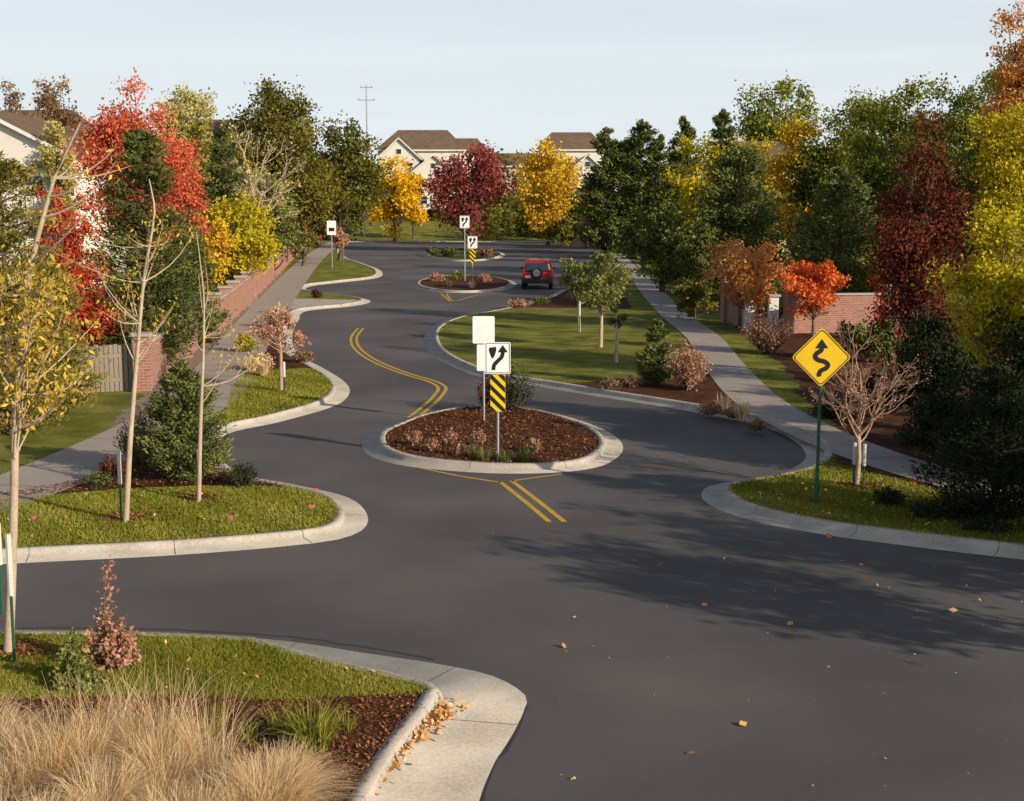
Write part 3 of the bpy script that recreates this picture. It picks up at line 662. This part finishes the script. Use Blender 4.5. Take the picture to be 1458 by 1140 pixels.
for u,v_ in ((449,708),(441,732),(327,748),(47,748)):
    p=P(u,v_,.12); m=MB(); m.tube([p,(p.x,p.y,.30)],.004,M_steel,5); m.box((p.x+.035,p.y,.28),(.07,.004,.07),M_flag); m.obj('marker_flag')
# ---------------- walls & fences ----------------
def wall(name,pts,h,th=.25,pil=4.0,ph=.35,pw=.55):
    m=MB()
    for i in range(len(pts)-1):
        a=Vector((*pts[i],0)); b2=Vector((*pts[i+1],0)); d=b2-a; L=d.length; rz=math.atan2(d.y,d.x)
        n=max(1,round(L/pil)); c=(a+b2)/2
        m.box((c.x,c.y,h/2),(L,th,h),M_brick,rz); m.box((c.x,c.y,h+.042),(L,th+.1,.08),M_cap,rz)
        for k in range(n+1):
            if k==0 and i>0: continue
            p=a+d*(k/n); m.box((p.x,p.y,(h+ph)/2),(pw,pw,h+ph),M_brick,rz); m.box((p.x,p.y,h+ph+.053),(pw+.14,pw+.14,.1),M_cap,rz)
    return m.obj(name)
wall('brick_wall',PP([(205,562),(322,465),(395,392),(432,352)]),1.65,pil=5,ph=.3)
wall('brick_wall',PP([(806,352),(890,349)]),3.2,pil=4,ph=.5,pw=.9)
wall('brick_wall',PP([(1125,478),(1265,476)]),1.9,pil=6)
wall('brick_wall',PP([(1035,462),(1068,470)]),2.1,pil=4)
m=MB()
for u in (1065,1100): 
    p=P(u,472); m.box((p.x,p.y,.9),(.45,.45,1.6),M_trim); m.box((p.x,p.y,1.76),(.62,.62,.1),M_cap)
    m.box((p.x,p.y,.1),(.6,.6,.2),M_cap)
m.obj('gate_pillars')
m=MB()
A=P(88,566); B2=P(204,560); L=(B2-A).length; n=int(L/.15); 
for i in range(n):
    p=A.lerp(B2,(i+.5)/n); hh=1.55+random.uniform(-.03,.03); m.box((p.x,p.y,.1+hh/2),(.13,.025,hh),M_wood,0)
for z in(.5,1.3): m.box(((A.x+B2.x)/2,(A.y+B2.y)/2+.04,z),(L,.05,.09),M_wood,math.atan2(B2.y-A.y,B2.x-A.x))
m.obj('wooden_fence')
# ---------------- signs ----------------
def rrect(w,h,r,n=5,cx=0,cy=0):
    o=[]
    for sx,sy,a0 in((1,1,0),(-1,1,90),(-1,-1,180),(1,-1,270)):
        for i in range(n+1):
            a=math.radians(a0+90*i/n); o.append((cx+sx*(w/2-r)+r*math.cos(a)*1.0,cy+sy*(h/2-r)+r*math.sin(a)))
    return o
def clip_rect(poly,w,h):
    def cl(pl,f):
        o=[]
        for i in range(len(pl)):
            a,b2=pl[i-1],pl[i]; fa,fb=f(a),f(b2)
            if (fa>=0)!=(fb>=0): t=fa/(fa-fb); o.append((a[0]+(b2[0]-a[0])*t,a[1]+(b2[1]-a[1])*t))
            if fb>=0: o.append(b2)
        return o
    for f in (lambda p:p[0]+w/2,lambda p:w/2-p[0],lambda p:p[1]+h/2,lambda p:h/2-p[1]):
        poly=cl(poly,f)
        if not poly: return []
    return poly
def plane_fn(x,y,z,scale=1):
    return lambda a,b2,d:(x+a*scale, y+d, z+b2*scale)
def draw_ribbon(m,pts,w,fn,mat,head=None):
    nr=normals(pts,False); a=offset(pts,nr,w/2,1); c=offset(pts,nr,w/2,-1); n=len(pts)
    m.add([fn(p[0],p[1],-.006) for p in a]+[fn(p[0],p[1],-.006) for p in c],[(i,i+1,n+i+1,n+i) for i in range(n-1)],mat)
    if head:
        d=Vector((pts[-1][0]-pts[-3][0],pts[-1][1]-pts[-3][1])).normalized(); pr=Vector((-d.y,d.x)); e=Vector(pts[-1]); hw,hl=head
        t=[e+pr*hw-d*.001,e-pr*hw-d*.001,e+d*hl]; m.add([fn(p.x,p.y,-.009) for p in t],[(0,1,2)],mat)
def cr2(p,step=.02): return catmull(p,step)
def keep_right(name,u,vb,vtop,pw,marker=True,blank=False,z0=.1):
    b0=P(u,vb,z0); y=b0.y; top=W(u,vtop,y).z; sc=F/zc(y); w=pw/sc; h=w*1.24; k=w/.61; x=b0.x
    m=MB(); m.tube([(x,y+.04,z0-.05),(x,y+.04,top-.03)],.032*max(1,k*.9),M_steel,8)
    zc_=top-h/2; fn=plane_fn(x,y,zc_,k)
    m.prism(rrect(.61,.76,.04),fn,M_white,.008)
    if not blank:
        o=rrect(.57,.72,.035); i=rrect(.545,.695,.03); n=len(o)
        m.add([fn(a,b2,-.005) for a,b2 in o]+[fn(a,b2,-.005) for a,b2 in i],[(j,(j+1)%n,n+(j+1)%n,n+j) for j in range(n)],M_black)
        tear=[(-.2,.25),(-.04,.27),(-.035,.18),(-.08,.04),(-.13,-.02),(-.17,.05),(-.21,.18)]
        t=tessellate_polygon([[Vector((a,b2,0)) for a,b2 in tear]]); m.add([fn(a,b2,-.006) for a,b2 in tear],[tuple(q) for q in t],M_black)
        draw_ribbon(m,cr2([(-.10,-.29),(-.09,-.18),(0,-.07),(.09,.02),(.12,.12),(.12,.14)]),.09,fn,M_black,(.12,.17))
    z2=zc_-h/2-.02
    if marker:
        mw,mh=.36,.90; f2=plane_fn(x,y,z2-mh*k/2,k); m.prism(rrect(mw,mh,.03),f2,M_hyel,.008)
        for j in range(-3,6):
            y0=-.6+j*.26; pl=clip_rect([(-.4,y0+.4),(.4,y0-.4),(.4,y0-.27),(-.4,y0+.53)],mw-.01,mh-.01)
            if len(pl)>2: m.add([f2(a,b2,-.005) for a,b2 in pl],[tuple(range(len(pl)))],M_black)
    elif blank:
        f2=plane_fn(x,y,z2-.38*k,k); m.prism(rrect(.38,.74,.03),f2,M_white,.008)
    return m.obj(name)
keep_right('traffic_sign',709,658,487,36)
keep_right('traffic_sign',689,600,450,31,marker=False,blank=True)
keep_right('traffic_sign',673,409,336,14)
keep_right('traffic_sign',662,400,307,14,marker=False)
b0=P(1163,718,.1); y=b0.y; sc=F/zc(y); half=42/sc; zt=W(1163,466,y).z; zc_=zt-half; k=half/.65; x=b0.x
m=MB(); m.tube([(x,y+.04,0),(x,y+.04,zt-.1)],.035,M_greenpaint,8); m.tube([(x,y+.04,0),(x,y+.04,.9)],.045,M_greenpaint,8)
r=.07; dia=[]
for a0 in (0,90,180,270):
    cx,cy=(.65-r*1.41)*math.cos(math.radians(a0)),(.65-r*1.41)*math.sin(math.radians(a0))
    for i in range(6): a=math.radians(a0-45+90*i/5); dia.append((cx+r*math.cos(a),cy+r*math.sin(a)))
fn=plane_fn(x,y,zc_,k); m.prism(dia,fn,M_syel,.008)
o=[(a*.955,b2*.955) for a,b2 in dia]; i_=[(a*.915,b2*.915) for a,b2 in dia]; n=len(dia)
m.add([fn(a,b2,-.005) for a,b2 in o]+[fn(a,b2,-.005) for a,b2 in i_],[(j,(j+1)%n,n+(j+1)%n,n+j) for j in range(n)],M_black)
draw_ribbon(m,cr2([(-.04,-.42),(-.04,-.36),(.0,-.29),(.1,-.24),(.15,-.17),(.08,-.1),(-.08,-.05),(-.14,.02),(-.09,.1),(-.02,.14),(0,.18),(0,.2)]),.10,fn,M_black,(.14,.2))
m.obj('winding_road_sign')
def simple_sign(u,vb,vt,pw,ph,mat,post=.03):
    b0=P(u,vb,.1); y=b0.y; top=W(u,vt,y).z; sc=F/zc(y); m=MB(); m.tube([(b0.x,y+.05,0),(b0.x,y+.05,top)],post,M_steel,7)
    m.prism(rrect(pw/sc,ph/sc,.06),plane_fn(b0.x,y,top-ph/sc/2),mat,.01); m.prism(rrect(pw/sc*.6,ph/sc*.25,.02),plane_fn(b0.x,y-.006,top-ph/sc*.62),M_black,.004); return m
simple_sign(473,382,314,13,20,M_white,.05).obj('traffic_sign')
b0=P(519,352,.1); y=b0.y; sc=F/zc(y); top=W(519,291,y).z; m=MB(); m.tube([(b0.x,y+.08,0),(b0.x,y+.08,top)],.08,M_steel,7)
m.box((b0.x,y,top+.05),(15/sc,.05,4/sc),M_greenpaint); m.prism([(7/sc*math.cos(math.radians(22.5+45*i)),7/sc*math.sin(math.radians(22.5+45*i))) for i in range(8)],plane_fn(b0.x,y,top-1.4),M_cap,.03); m.obj('stop_sign')
b0=P(923,372,.1); y=b0.y; sc=F/zc(y); top=W(923,246,y).z; m=MB(); m.tube([(b0.x,y-5,0),(b0.x,y-5,top-.9)],[.12,.07],M_black,8); m.tube([(b0.x,y-5,0),(b0.x,y-5,.6)],.2,M_black,8)
m.tube([(b0.x,y-5,top-.9),(b0.x,y-5,top-.2)],[.18,.3],M_glass,8); m.tube([(b0.x,y-5,top-.2),(b0.x,y-5,top)],[.36,.06],M_black,8); m.obj('street_lamp')
y=300; b0=W(524,300,y); top=W(524,120,y).z; m=MB(); m.tube([(b0.x,y,0),(b0.x,y,top)],[.24,.12],M_steel,7)
for dz,ww in ((.6,2.6),(3.2,3.6)):
    m.box((b0.x,y,top-dz),(ww,.14,.14),M_steel)
    for s in(-.45,0,.45): m.tube([(b0.x+s*ww,y,top-dz),(b0.x+s*ww,y,top-dz+.45)],.06,M_steel,6)
m.obj('utility_pole')
# ---------------- houses ----------------
def house(name,parts,wallm):
    root=bpy.data.objects.new(name,None); scene.collection.objects.link(root)
    wm=MB(); rf=MB(); wn=MB()
    for (cx,cy,z0,w,d,hw,rh,rid) in parts:
        x0,x1,y0,y1=cx-w/2,cx+w/2,cy-d/2,cy+d/2; zt=z0+hw
        wm.box((cx,cy,(z0+zt)/2),(w,d,hw),wallm)
        o=.45
        if rid=='y':
            wm.add([(x0,y0,zt),(x1,y0,zt),(cx,y0,zt+rh),(x0,y1,zt),(x1,y1,zt),(cx,y1,zt+rh)],[(0,1,2),(5,4,3)],wallm)
            s=rh/(w/2)
            for sg in(-1,1):
                e=(cx+sg*(w/2+o),zt-o*s); 
                rf.add([(e[0],y0-o,e[1]+.02),(e[0],y1+o,e[1]+.02),(cx,y1+o,zt+rh+.02),(cx,y0-o,zt+rh+.02),(e[0],y0-o,e[1]+.24),(e[0],y1+o,e[1]+.24),(cx,y1+o,zt+rh+.24),(cx,y0-o,zt+rh+.24)],[(0,1,2,3),(4,7,6,5),(0,4,5,1),(3,2,6,7),(1,5,6,2)],M_roof)
                rf.add([(e[0],y0-o-.01,e[1]),(cx,y0-o-.01,zt+rh),(cx,y0-o-.01,zt+rh+.27),(e[0],y0-o-.01,e[1]+.27)],[(0,1,2,3)],M_trim)
        else:
            hx_=min(d/2,w*.3)
            rv=[(x0-o,y0-o,zt),(x1+o,y0-o,zt),(x1+o,y1+o,zt),(x0-o,y1+o,zt),(x0+hx_*.7,cy,zt+rh),(x1-hx_*.7,cy,zt+rh)]
            rf.add([(a,b2,c+.01) for a,b2,c in rv],[(0,1,5,4),(1,2,5),(2,3,4,5),(3,0,4),(0,3,2,1)],M_roof)
            rf.box((cx,y0-o-.03,zt-.1),(w+2*o,.05,.25),M_trim)
        nst=max(1,int(hw//2.8)); nw=max(1,int(w//3))
        for sfl in range(nst):
            for k in range(nw):
                wx=x0+w*(k+.5)/nw; wz=z0+1.6+sfl*2.8
                wn.box((wx,y0-.03,wz),(1.3,.06,1.5),M_trim); wn.box((wx,y0-.065,wz),(1.08,.02,1.28),M_glass); wn.box((wx,y0-.08,wz),(1.08,.02,.06),M_trim)
            for k in range(max(1,int(d//4))):
                wy=y0+d*(k+.5)/max(1,int(d//4)); wz=z0+1.6+sfl*2.8
                wn.box((x1+.03,wy,wz),(.06,1.3,1.5),M_trim); wn.box((x1+.065,wy,wz),(.02,1.08,1.28),M_glass)
        if rid=='y': wn.box((cx,y0-.03,zt+rh*.35),(1.0,.06,1.0),M_trim); wn.box((cx,y0-.065,zt+rh*.35),(.8,.02,.8),M_glass)
    cx,cy,z0,w,d=parts[0][:5]; wn.box((cx+w*.05,cy-d/2-.1,z0+1.05),(1.0,.06,2.1),M_roof)
    for mb,nm in((wm,'walls'),(rf,'roof'),(wn,'windows')):
        ob=mb.obj(nm); ob.parent=root
def hx(u,y): return W(u,230,y).x
house('house',[(hx(596,240),252,4.5,15,10,10.2,3.6,'x'),(hx(566,238),244,4.5,7,6,8.6,3.2,'y'),(hx(616,238),243,4.5,6.5,6,6.4,2.6,'y'),(hx(655,240),253,4.5,9,9,9.6,2.8,'x')],M_siding)
house('house',[(hx(818,240),254,5,12,10,9.8,3.2,'x'),(hx(838,240),246,5,5,6,6.4,2.2,'y')],M_siding)
house('house',[(hx(720,255),282,6,20,10,6.6,2.6,'x')],M_siding2)
house('house',[(hx(-20,95),100,0,10.5,12,9.4,2.7,'y'),(hx(-60,95),104,0,16,9,8.5,3,'x')],M_siding)
house('house',[(hx(12,120),128,0,11,12,11,3.2,'x')],M_siding2)
house('house',[(hx(305,150),158,0,9,9,12.0,3.0,'x')],M_siding2)
house('house',[(hx(1095,165),172,0,11,9,10.6,2.6,'x')],M_siding2)
# ---------------- SUV ----------------
def suv(name,u,vb,rz,paint_,sc_=1.06):
    root=bpy.data.objects.new(name,None); scene.collection.objects.link(root)
    def ex(prof,hw0,hw1,zlo,zhi,mat,nm,bev=.05):
        m=MB(); n=len(prof)
        def hw(z): t=(z-zlo)/(zhi-zlo); return hw0+(hw1-hw0)*max(0,min(1,t))
        vs=[(-hw(z),y_,z) for y_,z in prof]+[(hw(z),y_,z) for y_,z in prof]
        m.add(vs,[tuple(range(n)),tuple(range(2*n-1,n-1,-1))]+[(i,(i+1)%n,n+(i+1)%n,n+i) for i in range(n)],mat); ob=m.obj(nm,bev); ob.parent=root; return ob
    ex([(-2.2,.42),(-2.22,1.0),(-2.15,1.08),(1.0,1.08),(2.05,.98),(2.2,.8),(2.22,.42),(1.9,.34),(-1.9,.34)],.9,.88,.34,1.08,paint_,'body',.07)
    ex([(-2.12,1.07),(-1.98,1.68),(-1.85,1.76),(.1,1.77),(.35,1.7),(1.0,1.07)],.86,.68,1.07,1.77,paint_,'cabin',.06)
    ex([(-2.17,1.14),(-2.055,1.6),(-2.03,1.6),(-2.1,1.14)],.68,.60,1.14,1.6,M_glass,'rear_window',.0)
    for s in(-1,1):
        m=MB()
        def sx(z): return s*(.86-(z-1.07)/.7*.18+.012)
        for ya,yb,yc,yd in((-1.85,-1.0,-1.0,-1.78),(-.9,-.1,-.1,-.9),(0,.82,.34,0)):
            m.add([(sx(1.16),ya,1.16),(sx(1.16),yb,1.16),(sx(1.6),yc,1.6),(sx(1.6),yd,1.6)],[(0,1,2,3)],M_glass)
        m.obj('side_windows').parent=root
        for wy in(-1.4,1.4):
            m=MB(); m.tube([(s*.70,wy,.37),(s*.93,wy,.37)],.37,M_rubber,20); m.tube([(s*.92,wy,.37),(s*.945,wy,.37)],.21,M_steel,14); m.obj('wheel').parent=root
        m=MB(); m.box((s*.79,-2.23,.95),(.16,.06,.42),M_redlens); m.obj('tail_light').parent=root
        m=MB(); m.tube([(s*.6,-1.7,1.8),(s*.6,-1.6,1.86),(s*.6,-.2,1.86),(s*.6,-.1,1.8)],.022,M_black,6); m.obj('roof_rail').parent=root
        m=MB(); m.box((s*.99,.72,1.15),(.18,.1,.16),M_black); m.obj('mirror',.02).parent=root
        m=MB(); m.box((s*.62,2.2,.75),(.3,.06,.18),M_white); m.obj('headlight',.02).parent=root
    m=MB(); m.box((0,-2.28,.52),(1.76,.2,.24),M_black); m.obj('bumper',.03).parent=root
    m=MB(); m.tube([(.0,-2.24,1.0),(.0,-2.44,1.0)],.35,M_rubber,22); m.tube([(0,-2.43,1.0),(0,-2.455,1.0)],.22,M_steel,16); m.obj('spare_wheel',.03).parent=root
    m=MB(); m.box((-.52,-2.245,.78),(.32,.02,.16),M_white); m.obj('number_plate').parent=root
    p=P(u,vb); root.location=p; root.rotation_euler=(0,0,rz); root.scale=(sc_,)*3
suv('suv_car',766,409,math.radians(-3),M_carred,1.18)
suv('parked_car',434,350,math.radians(-20),M_carred,1.3)
# ---------------- light ----------------
EL=math.radians(21); a=math.radians(38)
S=Vector((math.cos(a)*math.cos(EL),-math.sin(a)*math.cos(EL),math.sin(EL)))
sun=bpy.data.objects.new('sun',bpy.data.lights.new('sun','SUN')); scene.collection.objects.link(sun)
sun.data.energy=5.0; sun.data.angle=math.radians(.5); sun.data.color=(1,.87,.68); sun.rotation_euler=S.to_track_quat('Z','Y').to_euler()
w=bpy.data.worlds.new("World"); scene.world=w; w.use_nodes=True; nt=w.node_tree; bg=nt.nodes['Background']; L=nt.links
sky=N(nt,'ShaderNodeTexSky',sky_type='NISHITA'); sky.sun_disc=False; sky.sun_elevation=EL; sky.sun_rotation=math.atan2(S.x,S.y)
sky.air_density=1.0; sky.dust_density=1.5; sky.ozone_density=1.0
tc=N(nt,'ShaderNodeTexCoord'); mp=N(nt,'ShaderNodeMapping'); mp.inputs['Scale'].default_value=(1,1,14); L.new(tc.outputs['Generated'],mp.inputs[0])
nz=N(nt,'ShaderNodeTexNoise'); nz.inputs['Scale'].default_value=2.0; nz.inputs['Detail'].default_value=3; L.new(mp.outputs[0],nz.inputs['Vector'])
sp=N(nt,'ShaderNodeSeparateXYZ'); L.new(tc.outputs['Generated'],sp.inputs[0])
hz=ramp(nt,[(.9,.9,.9),(.75,.75,.75),(.05,.05,.05)],[0.0,.15,.32]); L.new(sp.outputs[2],hz.inputs[0])
mu=N(nt,'ShaderNodeMath',operation='MULTIPLY_ADD'); L.new(nz.outputs[0],mu.inputs[0]); mu.inputs[1].default_value=.4; L.new(hz.outputs[0],mu.inputs[2])
sb=N(nt,'ShaderNodeMath',operation='SUBTRACT',use_clamp=True); L.new(mu.outputs[0],sb.inputs[0]); sb.inputs[1].default_value=.2
mx=N(nt,'ShaderNodeMix',data_type='RGBA'); L.new(sb.outputs[0],mx.inputs[0]); L.new(sky.outputs[0],mx.inputs[6]); mx.inputs[7].default_value=(7.9,8.6,9.1,1)
L.new(mx.outputs[2],bg.inputs[0]); bg.inputs[1].default_value=.105
